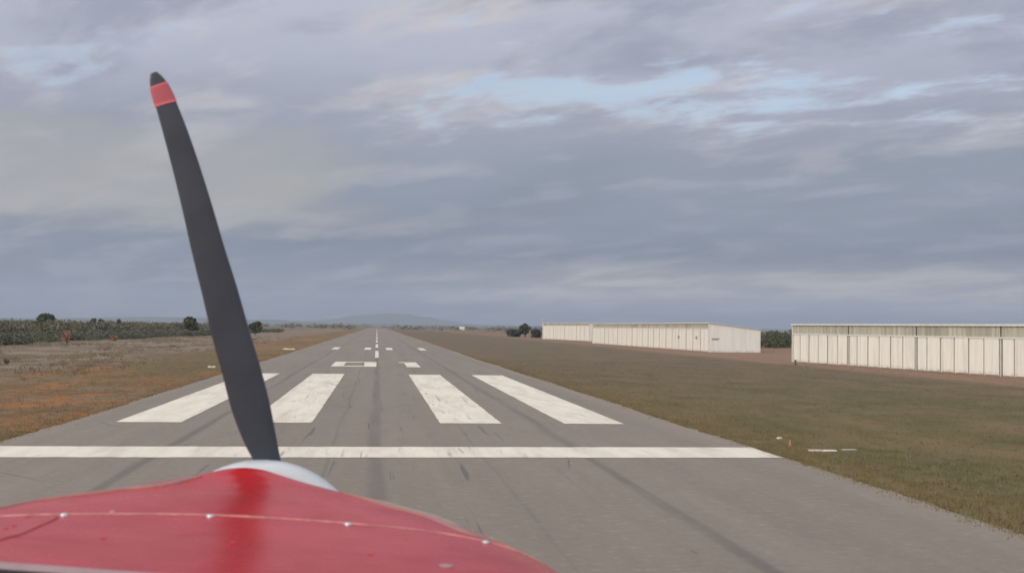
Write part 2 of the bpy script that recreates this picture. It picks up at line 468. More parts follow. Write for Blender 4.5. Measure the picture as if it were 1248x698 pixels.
def bush(name, label, cat, x, y, r, h, mat, group=None, size=.12, per=240, n=7):
    ells = []
    for k in range(n):
        a = random.uniform(0, 6.28); q = random.uniform(.1, .65)*r
        s_ = random.uniform(.3, .5)*r; z_ = h*random.uniform(.25, .62)
        ells.append((x+math.cos(a)*q, y+math.sin(a)*q, z_, s_, s_, (h-z_)*random.uniform(.7, 1)))
    root = empty(name, (x, y, 0)); tag(root, label, cat, group)
    f = clump_faces(ells, per, size); f -= np.array([x, y, 0])
    fastmesh('foliage', f, 4, mat, root)
    mb = MB()
    for k in range(5):
        a = k*1.26; mb.tube([(0, 0, -.02), (math.cos(a)*r*.25, math.sin(a)*r*.25, h*.4), (math.cos(a)*r*.5, math.sin(a)*r*.5, h*.7)], [.04, .025, .01], 5)
    mb.build('stem', M_BARK, root)
    return root

# scrub belt left of the field (front line runs away from the camera)
def belt(n, xf, xspan, y0, y1, h0, h1, r0, r1, pw=1.6):
    e = []
    for k in range(n):
        y = y0 + (y1-y0)*random.random()**pw; x = xf(y) - random.random()**1.5*xspan
        h = random.uniform(h0, h1); r = random.uniform(r0, r1)
        for j in range(3):
            s_ = r*random.uniform(.45, .7)
            zz = h*random.uniform(.25, .5)
            e.append((x+random.uniform(-.5, .5)*r, y+random.uniform(-.5, .5)*r, zz, s_, s_, (h-zz)*random.uniform(.75, 1)))
    return e
front = belt(420, lambda y: -39.5 + (y-125)*.035 + 1.2*math.sin(y*.11), 16, 100, 400, .7, 1.3, .9, 2.0, 1.25)
tag(fastmesh('scrub', clump_faces(front, 190, .085), 4, M_SCRUB), kind='stuff')
back = belt(420, lambda y: -62 - (y-200)*.02, 130, 215, 640, 1.5, 3.0, 1.8, 3.4, 1.1)
tag(fastmesh('scrub', clump_faces(back, 60, .18), 4, M_SCRUB2), kind='stuff')
# thin far scrub on the horizon, both sides and beyond the runway end
e = []
for k in range(520):
    y = random.uniform(700, 1900); x = random.uniform(-520, 620)*(y/1300)
    if abs(x) < 14 and y < 1130: x += 30
    h = random.uniform(1.6, 4.2) if y > 1150 or x < -20 else random.uniform(1.0, 2.4); r = random.uniform(2, 7)
    e.append((x, y, h*.35, r, r, h*.65))
tag(fastmesh('distant_scrub', clump_faces(e, 3.2, .55), 4, M_SCRUB2), kind='stuff')

# individual trees and shrubs
def put(px, d):   # ground point at distance d along the view through column px
    r_ = ray(px, 395); return EYEV.x + r_.x/r_.y*d
tree('tree', 'rounded dark tree standing alone above the scrub beside the propeller blade', 'tree', put(233, 236), 236, 1.95, 4.15, M_LEAF, .7, 14, .15, 420)
tree('tree', 'smaller dark tree above the scrub just right of the propeller blade', 'tree', put(311, 275), 275, 1.9, 3.3, M_LEAF, .5, 11, .16, 380)
tree('tree', 'broad tree rising highest from the scrub at the far left', 'tree', put(54, 330), 330, 2.9, 4.9, M_LEAF, .9, 12, .2, 260)
for px, d, hh, lb in ((113, 380, 3.9, 'small dark treetop on the left skyline, nearest the broad tree'), (123, 395, 3.9, 'small dark treetop in the middle of three on the left skyline'), (145, 400, 3.7, 'small dark treetop on the left skyline, nearest the lone round tree')):
    tree('tree', lb, 'tree', put(px, d), d, 1.35, hh, M_LEAF, .7, 8, .2, 260, 'small treetops on the left skyline')
bush('shrub', 'tall rust coloured shrub at the foot of the scrub belt', 'shrub', put(82, 138), 138, .75, 1.55, M_LEAFR, None, .06, 600)
bush('shrub', 'low reddish shrub right of the tall rust coloured one', 'shrub', put(140, 158), 158, .75, .8, M_LEAFR, None, .06, 600)
bush('shrub', 'small dark weed clump alone in the dry grass at the left edge', 'shrub', put(9, 70), 70, .3, .34, M_SCRUB, None, .03, 1500)
bush('bush', 'low rounded grey-green bush left of the tree by the farthest hangar', 'bush', put(627, 310), 310, 2.6, 2.1, M_LEAFG, None, .16, 190, 10)
tree('tree', 'tall bushy tree just left of the farthest hangar', 'tree', put(640, 312), 312, 2.2, 3.9, M_LEAF, .6, 11, .18, 300)
bush('bush', 'brownish grey bush touching the end of the farthest hangar', 'bush', put(652, 292), 292, 2.1, 2.3, M_LEAFG, None, .16, 190, 10)

# hedge between the hangars
e = []
p0 = (50, 172); 
for k in range(46):
    y = random.uniform(166, 182); x = random.uniform(47, 84)
    h = random.uniform(2.0, 2.75); r = random.uniform(1.1, 2.0); zz = h*.45
    e.append((x-65, y-174, zz, r, r, h-zz))
hd = empty('hedge', (65, 174, 0)); tag(hd, 'dark green hedge of trees filling the gap between the two nearer hangars', 'hedge')
fastmesh('foliage', clump_faces(e, 120, .15), 4, M_LEAF, hd)
for k in range(14):
    x = -17 + k*2.6; mb = MB(); mb.tube([(x, 0, -.05), (x+.2, .1, .8), (x-.1, 0, 1.6)], [.09, .07, .04], 6); mb.build('trunk', M_BARK, hd)

# ------------------------------------------------------------------ hangars
def hangar(label, near, far, nb, depth, hf, hb, strip, sign=False):
    """open-air aeroplane sheds: local x runs to the back, local y along the doors, z up"""
    nx, ny = near; fx, fy = far
    a = math.atan2(-(fx-nx), fy-ny)
    bay = 8.9; L = nb*bay
    root = empty('hangar', (nx, ny, 0), a); tag(root, label, 'hangar', 'long hangars on the right of the runway')
    zt = hf - strip        # door head
    T = .07
    def slope(x): return hf + (hb-hf)*x/depth
    # end walls with ribs
    for y0 in (0, L-T):
        mb = MB(); nr = int(depth/.32)
        mb.hexa([(0.03, y0, 0), (depth, y0, 0), (depth, y0+T, 0), (0.03, y0+T, 0), (0.03, y0, slope(0.03)-.03), (depth, y0, slope(depth)-.03), (depth, y0+T, slope(depth)-.03), (0.03, y0+T, slope(0.03)-.03)])
        for k in range(nr):
            x = .2 + k*.32; yy = y0-.022 if y0 == 0 else y0+T
            mb.hexa([(x, yy, .02), (x+.07, yy, .02), (x+.07, yy+.022, .02), (x, yy+.022, .02), (x, yy, slope(x)-.05), (x+.07, yy, slope(x+.07)-.05), (x+.07, yy+.022, slope(x+.07)-.05), (x, yy+.022, slope(x)-.05)])
        mb.build('end_wall', M_END, root)
    mb = MB(); mb.box((depth, 0, 0), (depth+T, L, hb-.03)); mb.build('rear_wall', M_END, root)
    # roof
    mb = MB(); o = .12
    mb.hexa([(-.10, -o, hf-.005), (depth+.2, -o, slope(depth+.2)), (depth+.2, L+o, slope(depth+.2)), (-.10, L+o, hf-.005), (-.10, -o, hf+.05), (depth+.2, -o, slope(depth+.2)+.055), (depth+.2, L+o, slope(depth+.2)+.055), (-.10, L+o, hf+.05)])
    mb.build('roof', M_ROOF, root)
    mb = MB(); mb.box((-.135, -o, hf-.07), (-.102, L+o, hf+.06)); mb.build('roof_edge', M_TRIM, root)
    mb = MB(); mb.box((-.05, 0, zt-.09), (.0, L, zt+.01)); mb.build('door_rail', M_TRIM, root)
    for ya, yb in ((-.04, .06), (L-.06, L+.04)):
        mb = MB(); mb.box((-.09, ya, 0), (.03, yb, hf-.01)); mb.build('corner_trim', M_TRIM, root)
    for b in range(nb):
        y0 = b*bay
        # translucent corrugated sheet above the doors
        V = []; Fc = []; n = 72
        for k in range(n+1):
            y = y0 + .05 + (bay-.1)*k/n; x = -.012 + .018*math.cos(k*math.pi*.5*1.0)
            V += [(x, y, zt+.012), (x, y, hf-.012)]
        for k in range(n): Fc.append((2*k, 2*k+1, 2*k+3, 2*k+2))
        obj('skylight_strip', V, Fc, M_FIBRE, root)
        mb = MB(); mb.box((-.02, y0-.05 if b else .062, .0), (.045, y0+.06 if b else .12, zt-.092)); mb.build('post', M_GAP, root)
        # sliding leaves: five wide ones and a narrow one by the post, set alternately deeper
        w = [1.42, 1.42, 1.42, 1.42, 1.42, 1.1]; y = y0 + .13
        for k, ww in enumerate(w):
            xo = (-.03, -.012)[k % 2] - .006*random.random()
            g = random.choice((.05, .06, .07, .09))
            mb = MB(); mb.box((xo, y+g/2, .05+.02*random.random()), (xo+.03, y+ww-g/2, zt-.095))
            for q in range(4):
                yy = y + .16 + q*(ww-.34)/3; mb.box((xo-.014, yy, .09), (xo-.001, yy+.045, zt-.12))
            mb.build('door_leaf', M_DOOR, root)
            y += ww + .085
        mb = MB(); mb.box((.05, y0+.1, 0), (.07, y0+bay-.1, zt-.1)); mb.build('back_lining', M_GAP, root)
    if sign:
        mb = MB()
        x = .35
        for k, (w_, z0, z1) in enumerate(((.09, 1.42, 1.62), (.05, 1.42, 1.58), (.10, 1.42, 1.6), (.06, 1.45, 1.66), (.11, 1.42, 1.58), (.05, 1.42, 1.62), (.10, 1.44, 1.6), (.06, 1.48, 1.66))):
            mb.box((x, -.032, z0), (x+w_, -.024, z1)); x += w_+.035
        mb.build('lettering', M_LETTER, root)
        for yy in (4.3, 11.6):
            mb = MB()
            for q in range(3): mb.box((-.078, yy+q*.24, 1.48), (-.070, yy+q*.24+.16, 1.78+.05*(q % 2)))
            mb.build('door_number', M_GREYMARK, root)
    return root
# the nearest one: its far corner is at px 966; it runs towards and past the camera side
d = Vector((34.3-38.1, 92.1-60.0)); d.normalize(); L = 8.9*6
near = Vector((34.3, 92.1)) - d*L
hangar('nearest cream hangar at the right edge, long row of sliding doors under a grey-green strip', tuple(near), (34.3, 92.1), 6, 7.2, 3.10, 2.5, .74)
hangar('middle hangar with its white end wall and faded red lettering facing the camera', (38.17, 129.5), (36.3, 192.07), 7, 6.15, 3.36, 2.66, .62, True)
hangar('farthest and smallest hangar, partly hidden behind the middle one', (41.4, 222.2), (37.3, 258.29), 4, 7.4, 3.6, 2.9, .5)

# small things by the hangars
mb = MB(); mb.box((-.05, -.05, 0), (.05, .05, .36)); mb.box((-.09, -.09, .36), (.09, .09, .40))
p = ground(969.5, 445.0); o = mb.build('marker_post', M_DARK); o.location = (p.x, p.y, 0)
tag(o, 'short dark post in the grass at the corner of the nearest hangar', 'post')
w = empty('windsock', (37.9, 262, 0)); tag(w, 'small faded windsock on a thin mast behind the farthest hangar', 'windsock')
mb = MB(); mb.tube([(0, 0, -.05), (0, 0, 2.2), (0, 0, 4.6)], [.06, .05, .04], 8); mb.build('mast', M_TRIM, w)
mb = MB(); mb.tube([(.05, 0, 4.55), (.16, -.05, 4.3), (.2, -.08, 3.9), (.2, -.08, 3.45)], [.17, .16, .13, .09], 10); mb.build('sock', M_SOCK, w, True)
# white shed far down the field
sh = empty('shed', (put(563, 900), 900, 0)); tag(sh, 'tiny white shed far down the right side of the field', 'shed')
mb = MB(); mb.box((-1.9, -1.5, 0), (1.9, 1.5, 1.6)); mb.build('wall', M_TRIM, sh)
V = [(-2.1, -1.7, 1.6), (2.1, -1.7, 1.6), (2.1, 1.7, 1.6), (-2.1, 1.7, 1.6), (-2.1, 0, 2.3), (2.1, 0, 2.3)]
obj('roof', V, [(0, 1, 5, 4), (2, 3, 4, 5), (0, 4, 3), (1, 2, 5), (0, 3, 2, 1)], M_ROOF, sh)

# runway edge markers: white and orange boards flat on the soil, left
def slab(name, px, py, sx, sy, sz, mat, label, cat, rz=0, band=None, group=None):
    p = ground(px, py)
    bm = bmesh.new(); bmesh.ops.create_cube(bm, size=1)
    for v in bm.verts:
        v.co.x *= sx; v.co.y *= sy; v.co.z = (v.co.z+.5)*sz - .01
        if v.co.z > 0: v.co.x *= .96; v.co.y *= .94
    bmesh.ops.bevel(bm, geom=[e for e in bm.edges], offset=min(sz*.2, .012), segments=2)
    me = bpy.data.meshes.new(name); bm.to_mesh(me); bm.free(); me.materials.append(mat)
    o = link(bpy.data.objects.new(name, me)); o.location = (p.x, p.y, 0); o.rotation_euler = (0, 0, rz)
    tag(o, label, cat, group)
    if band:
        mb = MB(); mb.box((-sx*.2, -sy*.48, sz-.012), (sx*.2, sy*.48, sz+.004)); mb.build('painted_band', band, o)
    return o
slab('edge_marker', 352, 425.6, .95, 1.6, .10, M_CONC, 'white and orange edge marker board on the orange soil left of the runway', 'marker', .25, M_MARK_O)
slab('edge_marker', 258, 447.5, .42, .6, .08, M_CONC, 'small pale edge marker left of the runway, beside the propeller blade', 'marker', .1, M_MARK_O)
slab('concrete_slab', 994, 549.2, .30, .14, .035, M_CONC, 'left white slab of the pair lying in the grass right of the threshold bar', 'slab', .02)
slab('concrete_slab', 1010, 549.4, .34, .15, .035, M_CONC, 'right white slab of the pair lying in the grass right of the threshold bar', 'slab', -.03)
slab('concrete_slab', 1035, 548.2, .32, .16, .03, M_CONCG, 'grey half buried slab right of the two white slabs', 'slab', .1)
slab('stone', 950, 534.5, .10, .10, .05, M_CONC, 'small pale stone in the grass beyond the end of the threshold bar', 'stone', .4)
# orange peg
p = ground(963, 543)
mb = MB(); mb.tube([(p.x, p.y, 0), (p.x, p.y, .06), (p.x, p.y, .13)], [.035, .028, .012], 8)
o = mb.build('marker_peg', M_MARK_O); tag(o, 'small orange peg in the grass by the end of the threshold bar', 'peg')

# ------------------------------------------------------------------ hills
def ridge(pts, Y, depth, seed):
    """pts: (px, py) skyline; a real ridge with front and back slopes at distance Y"""
    V = []; Fc = []; n = 0
    r_ = random.Random(seed)
    rows = []
    for i in range(len(pts)-1):
        for k in range(12):
            t_ = k/12; t2 = t_*t_*(3-2*t_)
            rows.append((pts[i][0]*(1-t_)+pts[i+1][0]*t_, pts[i][1]*(1-t2)+pts[i+1][1]*t2))
    rows.append(pts[-1])
    K = [0, .25, .5, .75, 1, 1.4, 2]
    for (px, py) in rows:
        d = ray(px, py); s_ = Y/d.y; top = EYEV + d*s_
        zt = max(top.z + r_.uniform(-.5, .5), 1)
        for k in K:
            f = math.sin(min(k, 2)*math.pi/2) if k <= 1 else math.cos((k-1)*math.pi/2)
            y = Y - depth + k*depth
            V.append((top.x*(y/Y), y, -1 + max(f, 0)*(zt+1)))
    m_ = len(K)
    for i in range(len(rows)-1):
        for j in range(m_-1): Fc.append((i*m_+j, (i+1)*m_+j, (i+1)*m_+j+1, i*m_+j+1))
    return tag(obj('hills', V, Fc, M_HILL, None, True), kind='structure')
ridge([(330, 395), (372, 391.5), (402, 388.5), (440, 383.5), (468, 381.5), (492, 382), (520, 386), (548, 391), (575, 394.5), (600, 397)], 7200, 900, 3)
ridge([(-180, 388), (-60, 386.5), (60, 387.5), (130, 386.8), (180, 386), (240, 386.8), (320, 389.5), (420, 393.5), (560, 396), (700, 397.5), (860, 399.5), (1000, 401.5), (1150, 403), (1300, 405), (1400, 407)], 5200, 500, 5)

# ------------------------------------------------------------------ aircraft nose
SX = -.1942; SROLL = .0408; DZ = .0084
ROOT = Vector((CX+SX, 1.12, EYE-.85))
plane = empty('light_aircraft', ROOT)
tag(plane, 'red light aircraft nose with grey spinner and dark propeller blade at the bottom left', 'aircraft')
def A(x, y, z):
    """aircraft frame (x from the centre line, z from eye height) -> local to the root, rolled a little"""
    zz = z + .4
    X = x*math.cos(SROLL) + zz*math.sin(SROLL); Z = -x*math.sin(SROLL) + zz*math.cos(SROLL) - .4 + DZ
    return (X, y - ROOT.y, Z + EYE - ROOT.z)
ST = [(1.06, .5218, -.2427, .17, 4.4), (1.25, .4958, -.2450, .17, 4.1), (1.42, .4600, -.2462, .17, 3.6), (1.52, .4294, -.2461, .16, 3.5),
      (1.60, .3823, -.2461, .15, 3.6), (1.66, .3081, -.2427, .14, 3.5), (1.70, .2363, -.2369, .14, 2.6), (1.725, .1575, -.2292, .15, 2.0)]
sy = [s[0] for s in ST]
def st(y):
    w, top, r, n = [float(np.interp(y, sy, [s[k] for s in ST])) for k in range(1, 5)]
    return w, top, r, n
def section(y, N=64):
    """half ring over the top then straight sides to a rounded belly"""
    w, top, r, n = st(y); pts = []
    hf = min(max((y-1.3)/.3, 0), 1); hf = hf*hf*(3-2*hf)
    for k in range(N+1):
        s_ = math.sin((k/N*2-1)*math.pi/2); x = w*s_; a = abs(s_)
        z = top - r + r*max(1-a**n, 0)**(1/n) + .0104*hf*math.exp(-(x/.138)**2)
        pts.append((x, z))
    zb = -.86 + max(0, (y-1.45))/.275*.28
    side = top - r
    c = []
    for k in range(1, 14):
        a = k/14*math.pi; xx = w*math.cos(a); zz = side + (zb-side)*math.sin(a)**.6
        c.append((xx, zz))
    return pts + c
def warp(x, y): return y - .2*(x+.17)*min(max((1.434-y)/.31, 0), 1)
def skin(name, y0, y1, ny, mat, lip=0.0):
    V = []; Fc = []
    ysn = [y0+(y1-y0)*k/ny for k in range(ny+1)]
    for y in ysn:
        sec = section(y)
        V += [A(x*(1+lip), warp(x, y), z + lip*.25) for x, z in sec]
    m_ = len(sec)
    for j in range(ny):
        for i in range(m_): Fc.append((j*m_+i, j*m_+(i+1) % m_, (j+1)*m_+(i+1) % m_, (j+1)*m_+i))
    return V, Fc, m_
# forward cowl with closed nose face
V, Fc, m_ = skin('c', 1.434, 1.725, 40, M_RED)
for sc, yy in ((.985, 1.732), (.95, 1.734), (.5, 1.734)):
    i0 = len(V); sec = section(1.725); zc = -.38
    V += [A(x*sc, yy, zc+(z-zc)*sc) for x, z in sec]
    a = i0-m_
    for i in range(m_): Fc.append((a+i, a+(i+1) % m_, i0+(i+1) % m_, i0+i))
Fc.append(tuple(range(len(V)-m_, len(V))))
fc = obj('front_cowling', V, Fc, M_RED, plane, True)
# rear deck: sits 2 mm proud and laps over the front cowl
V, Fc, m_ = skin('c', 1.124, 1.434, 30, M_RED, .004)
Fc.append(tuple(range(m_))); 
rc = obj('rear_cowling', V, Fc, M_RED, plane, True)
def strip_along(y, x0, x1, w, h, n=90, wob=0.0):
    """thin raised bead that follows the cowl top at station y"""
    V = []; Fc = []
    for k in range(n+1):
        x = x0+(x1-x0)*k/n
        wd, top, r, nn = st(y); a = min(abs(x)/wd, 1)
        hf = min(max((y-1.3)/.3, 0), 1); hf = hf*hf*(3-2*hf)
        z = top - r + r*max(1-a**nn, 0)**(1/nn) + .0104*hf*math.exp(-(x/.138)**2) + .0015
        q = random.uniform(-wob, wob)
        Y_ = warp(x, y); V += [A(x, Y_-w/2+q, z-.002), A(x, Y_-w/4, z+h), A(x, Y_+w/4, z+h), A(x, Y_+w/2+q, z-.002)]
    for k in range(n):
        a = k*4; b = a+4
        for i in range(3): Fc.append((a+i, a+i+1, b+i+1, b+i))
    return V, Fc
V, Fc = strip_along(1.434, -.44, .435, .0022, .0007, 140, .0003)
obj('panel_seam', V, Fc, M_SEAM, plane, True)
V, Fc = strip_along(1.122, -.48, .48, .011, .004)
obj('windscreen_strip', V, Fc, M_RIM, plane, True)
# glareshield behind the strip
V = []; Fc = []
for j, (y, dz) in enumerate(((1.1175, .0), (1.112, -.004), (.99, -.004), (.90, -.02))):
    for k in range(41):
        x = -.46 + .92*k/40; wd, top, r, nn = st(1.12)
        z = top - r + r*max(1-(abs(x)/wd)**nn, 0)**(1/nn)
        V.append(A(x, warp(x, y), z+dz+.001))
for j in range(3):
    for k in range(40): a = j*41+k; Fc.append((a, a+1, a+42, a+41))
obj('glareshield', V, Fc, M_BLACK, plane, True)

def cowl_hit(px, py, y):
    """the aircraft-frame x of the pixel column on station y (top surface)"""
    best = None
    for k in range(400):
        x = -.5 + k/400; wd, top, r, nn = st(y)
        if abs(x) >= wd: continue
        hf = min(max((y-1.3)/.3, 0), 1); hf = hf*hf*(3-2*hf)
        z = top - r + r*(1-(abs(x)/wd)**nn)**(1/nn) + .0104*hf*math.exp(-(x/.138)**2)
        P = Vector(A(x, warp(x, y), z)) + ROOT - EYEV; dz_ = P.dot(FW)
        u = 624 + F*P.dot(RT)/dz_; v = 349 - F*P.dot(UP)/dz_
        e = (u-px)**2 + (v-py)**2
        if best is None or e < best[0]: best = (e, x, z, y)
    return best
def surf_at(px, py):
    b = min((cowl_hit(px, py, y) for y in [1.10+.01*i for i in range(50)]), key=lambda q: q[0])
    return b[1], b[3], b[2]
XG = np.linspace(-.5, .5, 241); YG = np.linspace(1.1, 1.72, 125)
def _top(x, y):
    wd, top, r, nn = st(y); hf = min(max((y-1.3)/.3, 0), 1); hf = hf*hf*(3-2*hf)
    return top - r + r*max(1-min(abs(x)/wd, 1)**nn, 0)**(1/nn) + .0104*hf*math.exp(-(x/.138)**2)
GP = []; GK = []
for y in YG:
    wd = st(y)[0]
    for q in np.sin(np.linspace(-1, 1, 201)*math.pi/2):
        x = wd*q; z = _top(x, y); GP.append(tuple(Vector(A(x, warp(x, y), z)) + ROOT - EYEV)); GK.append((x, y, z))
GP = np.array(GP); _d = GP@np.array(FW); GU = 624+F*(GP@np.array(RT))/_d; GW = 349-F*(GP@np.array(UP))/_d
def grid_at(px, py):
    e = (GU-px)**2 + (GW-py)**2; i = int(np.argmin(e)); return GK[i]
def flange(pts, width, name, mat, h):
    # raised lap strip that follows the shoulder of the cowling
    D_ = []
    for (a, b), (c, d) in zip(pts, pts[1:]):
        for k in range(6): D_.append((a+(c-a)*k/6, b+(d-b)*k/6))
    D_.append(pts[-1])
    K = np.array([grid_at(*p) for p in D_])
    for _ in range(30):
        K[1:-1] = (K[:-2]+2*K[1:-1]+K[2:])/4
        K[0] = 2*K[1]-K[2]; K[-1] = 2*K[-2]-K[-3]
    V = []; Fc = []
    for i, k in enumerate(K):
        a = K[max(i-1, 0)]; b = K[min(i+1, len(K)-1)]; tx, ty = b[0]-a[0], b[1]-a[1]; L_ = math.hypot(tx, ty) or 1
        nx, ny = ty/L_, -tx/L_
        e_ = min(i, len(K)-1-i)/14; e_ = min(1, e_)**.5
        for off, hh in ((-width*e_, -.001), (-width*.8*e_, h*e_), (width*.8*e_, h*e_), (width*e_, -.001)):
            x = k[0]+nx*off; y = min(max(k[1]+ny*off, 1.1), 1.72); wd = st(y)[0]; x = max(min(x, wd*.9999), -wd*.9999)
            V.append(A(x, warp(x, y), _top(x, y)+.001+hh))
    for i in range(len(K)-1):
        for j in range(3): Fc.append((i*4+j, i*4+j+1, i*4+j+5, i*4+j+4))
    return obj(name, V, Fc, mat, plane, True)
M_FLANGE = plain('brown_red_edge', (.28, .075, .045), .4, .3, 20, .5, 0, 0, .5)  # brown-red colour of the raised strips along the cowl shoulders
SR = [(414, 600), (440, 606), (476, 616), (507, 627), (546, 643), (580, 659), (613, 674), (644, 690), (668, 704)]
SL = [(0, 619), (30, 615), (56, 611), (98, 605), (134, 600), (168, 597), (196, 593), (222, 586), (247, 580)]
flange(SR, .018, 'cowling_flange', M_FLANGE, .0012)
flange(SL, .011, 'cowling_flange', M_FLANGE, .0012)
def disc(name, px, py, r, h, mat, parent, dome=True, yy=None, sq=1.0):
    if yy: b = cowl_hit(px, py, yy); x, y, z = b[1], yy, b[2]
    else: x, y, z = surf_at(px, py)
    V = []; Fc = []; n = 16
    rings = ((1, -.001), (1, h*.5), (.7, h), (.25, h*.9)) if dome else ((1, -.001), (1, h), (.5, h))
    for s_, dz in rings:
        V += [A(x+math.cos(i/n*6.2832)*r*s_, warp(x, y)+math.sin(i/n*6.2832)*r*s_*sq, z+.0016+dz) for i in range(n)]
    for j in range(len(rings)-1):
        for i in range(n): Fc.append((j*n+i, j*n+(i+1) % n, (j+1)*n+(i+1) % n, (j+1)*n+i))
    Fc.append(tuple(range((len(rings)-1)*n, len(rings)*n)))
    return obj(name, V, Fc, mat, parent, True)
for px, py in ((78, 627), (257, 629), (425, 641), (588, 673)):
    disc('screw', px, py, .0050, .0018, M_SCREW, rc, True, 1.428)
disc('screw', 138, 623, .0036, .002, M_SEAM, fc, True, 1.442)
for px, py, r in ((125, 657, .0036), (34, 631, .0042), (17, 641, .0032), (6, 645, .0036), (284, 661, .0045), (450, 677, .0036), (278, 688, .002)):
    disc('paint_chip', px, py, r*.8, .0002, M_SPOT, rc, False)
disc('repair_patch', 543, 690, .008, .0002, M_PATCH, rc, False)
# oil-door outline on the left of the deck: a shallow dark groove bead
pts = [(-8, 662), (8, 657), (24, 652), (40, 646), (54, 640), (66, 635), (70, 632)]
V = []; Fc = []
P3 = [surf_at(*q) for q in pts]
P3 = [(P3[0][0]-.03, P3[0][1]-.006, P3[0][2])] + P3
for (x, y, z) in [(a, warp(a, b_), c) for a, b_, c in P3]: V += [A(x, y-.0028, z+.0012), A(x, y, z+.0022), A(x, y+.0028, z+.0012)]
for k in range(len(P3)-1):
    a = k*3; Fc += [(a, a+1, a+4, a+3), (a+1, a+2, a+5, a+4)]
M_GROOVE = plain('dark_red_groove', (.20, .012, .02), .5)
obj('oil_door_edge', V, Fc, M_GROOVE, rc, True)

# spinner: lathe about the shaft, pointing forward
SC = (0.0, -.381); V = []; Fc = []; n = 64
prof = [(1.742, .02), (1.742, .150), (1.748, .162), (1.775, .1665), (1.81, .165), (1.85, .157), (1.90, .140), (1.95, .114), (1.99, .084), (2.02, .052), (2.035, .024), (2.04, .002)]
for y, r in prof:
    V += [A(SC[0]+r*math.cos(i/n*2*math.pi)+.022, y, SC[1]+r*math.sin(i/n*2*math.pi)) for i in range(n)]
for j in range(len(prof)-1):
    for i in range(n): Fc.append((j*n+i, j*n+(i+1) % n, (j+1)*n+(i+1) % n, (j+1)*n+i))
obj('spinner', V, Fc, M_SPIN, plane, True)

# propeller blades: swept planform with airfoil section and twist, at rest
BY = 1.845
def to_plane(px, py):
    d = ray(px, py); P = EYEV + d*(BY/d.y)
    X = P.x - CX - SX; Z = P.z - EYE - DZ + .4
    x = X*math.cos(SROLL) - Z*math.sin(SROLL); z = X*math.sin(SROLL) + Z*math.cos(SROLL) - .4
    return x, z
BL = [(334, 590, 13), (326, 560, 14.5), (316, 530, 18.5), (305, 492, 21.5), (294, 450, 21.5), (281, 405, 21), (268, 355, 20), (254, 305, 18.5), (241, 255, 17), (228, 208, 15.5), (215, 165, 14), (205, 135, 12.5), (197, 113, 11), (191, 98, 8.5), (187, 89, 4)]
def blade(sign, i0, i1, mat, name, parent, grow=0.0):
    C = [to_plane(a, b) for a, b, c in BL]; W = [c*BY/F for a, b, c in BL]
    # resample smoothly
    T = np.linspace(i0, i1, int((i1-i0)*6)+1); idx = np.arange(len(BL))
    def cr(arr, t_):
        i = int(min(max(math.floor(t_), 0), len(arr)-2)); f = t_-i
        p = [arr[max(i-1, 0)], arr[i], arr[i+1], arr[min(i+2, len(arr)-1)]]
        return .5*((2*p[1]) + (-p[0]+p[2])*f + (2*p[0]-5*p[1]+4*p[2]-p[3])*f*f + (-p[0]+3*p[1]-3*p[2]+p[3])*f**3)
    cxs = [c[0] for c in C]; czs = [c[1] for c in C]
    V = []; Fc = []; n = 20
    for t_ in T:
        x, z = cr(cxs, t_), cr(czs, t_); w = max(cr(W, t_), .002)
        x2, z2 = cr(cxs, min(t_+.05, len(BL)-1)), cr(czs, min(t_+.05, len(BL)-1)); x1, z1 = cr(cxs, max(t_-.05, 0)), cr(czs, max(t_-.05, 0))
        tx, tz = x2-x1, z2-z1; L_ = math.hypot(tx, tz); tx /= L_; tz /= L_
        nx, nz = tz, -tx                                 # across the blade, in the disc plane
        tw = math.radians(34 - 24*t_/(len(BL)-1)); th = max(.16 - .10*t_/(len(BL)-1), .05)*w*1.3 + .0015 + grow
        ww = w/math.cos(tw)*(1)
        for k in range(n):
            a = 2*math.pi*k/n; cc = math.cos(a)*(w+grow); ss = math.sin(a)*th*(1+.35*math.cos(a))
            px_ = x + nx*cc; pz_ = z + nz*cc; py_ = BY + ss + cc*math.tan(tw)*.8
            if sign < 0: px_, pz_ = 2*SC[0]-px_, 2*SC[1]-pz_
            V.append(A(px_, py_, pz_))
    for j in range(len(T)-1):
        for i in range(n): Fc.append((j*n+i, j*n+(i+1) % n, (j+1)*n+(i+1) % n, (j+1)*n+i))
    Fc.append(tuple(range(n))); Fc.append(tuple(range(len(V)-n, len(V))))
    return obj(name, V, Fc, mat, parent, True)
for s_ in (1, -1):
    b = blade(s_, 0, 14, M_BLADE, 'propeller_blade', plane)
    blade(s_, 11.3, 12.6, M_TIP, 'tip_band', b, .0012)

# ------------------------------------------------------------------ world and light
SUN_EL, SUN_AZ = rad(24), rad(228)         # azimuth clockwise from the runway heading
sd = Vector((math.sin(SUN_AZ)*math.cos(SUN_EL), math.cos(SUN_AZ)*math.cos(SUN_EL), math.sin(SUN_EL)))
sl = bpy.data.lights.new('sun', 'SUN'); sl.energy = 1.5; sl.angle = rad(10); sl.color = (1, .88, .72)
so = link(bpy.data.objects.new('sun', sl)); so.rotation_euler = sd.to_track_quat('Z', 'Y').to_euler(); so.location = (0, -20, 60)
wd = bpy.data.worlds.new('World'); scene.world = wd; wd.use_nodes = True
w = NT(wd.node_tree); bgn = w.n['Background']; outn = w.n['World Output']
sky = w.new('ShaderNodeTexSky', sky_type='NISHITA'); sky.sun_disc = False
sky.sun_elevation = SUN_EL; sky.sun_rotation = SUN_AZ; sky.air_density = 1.0; sky.dust_density = 1.5
w.l.new(sky.outputs[0], bgn.inputs[0]); bgn.inputs[1].default_value = .15
D = w.new('ShaderNodeTexCoord').outputs['Generated']
x, y, z = w.xyz(D)
zc = w.math('MAXIMUM', z, 0.0)
den = w.add(zc, .17)
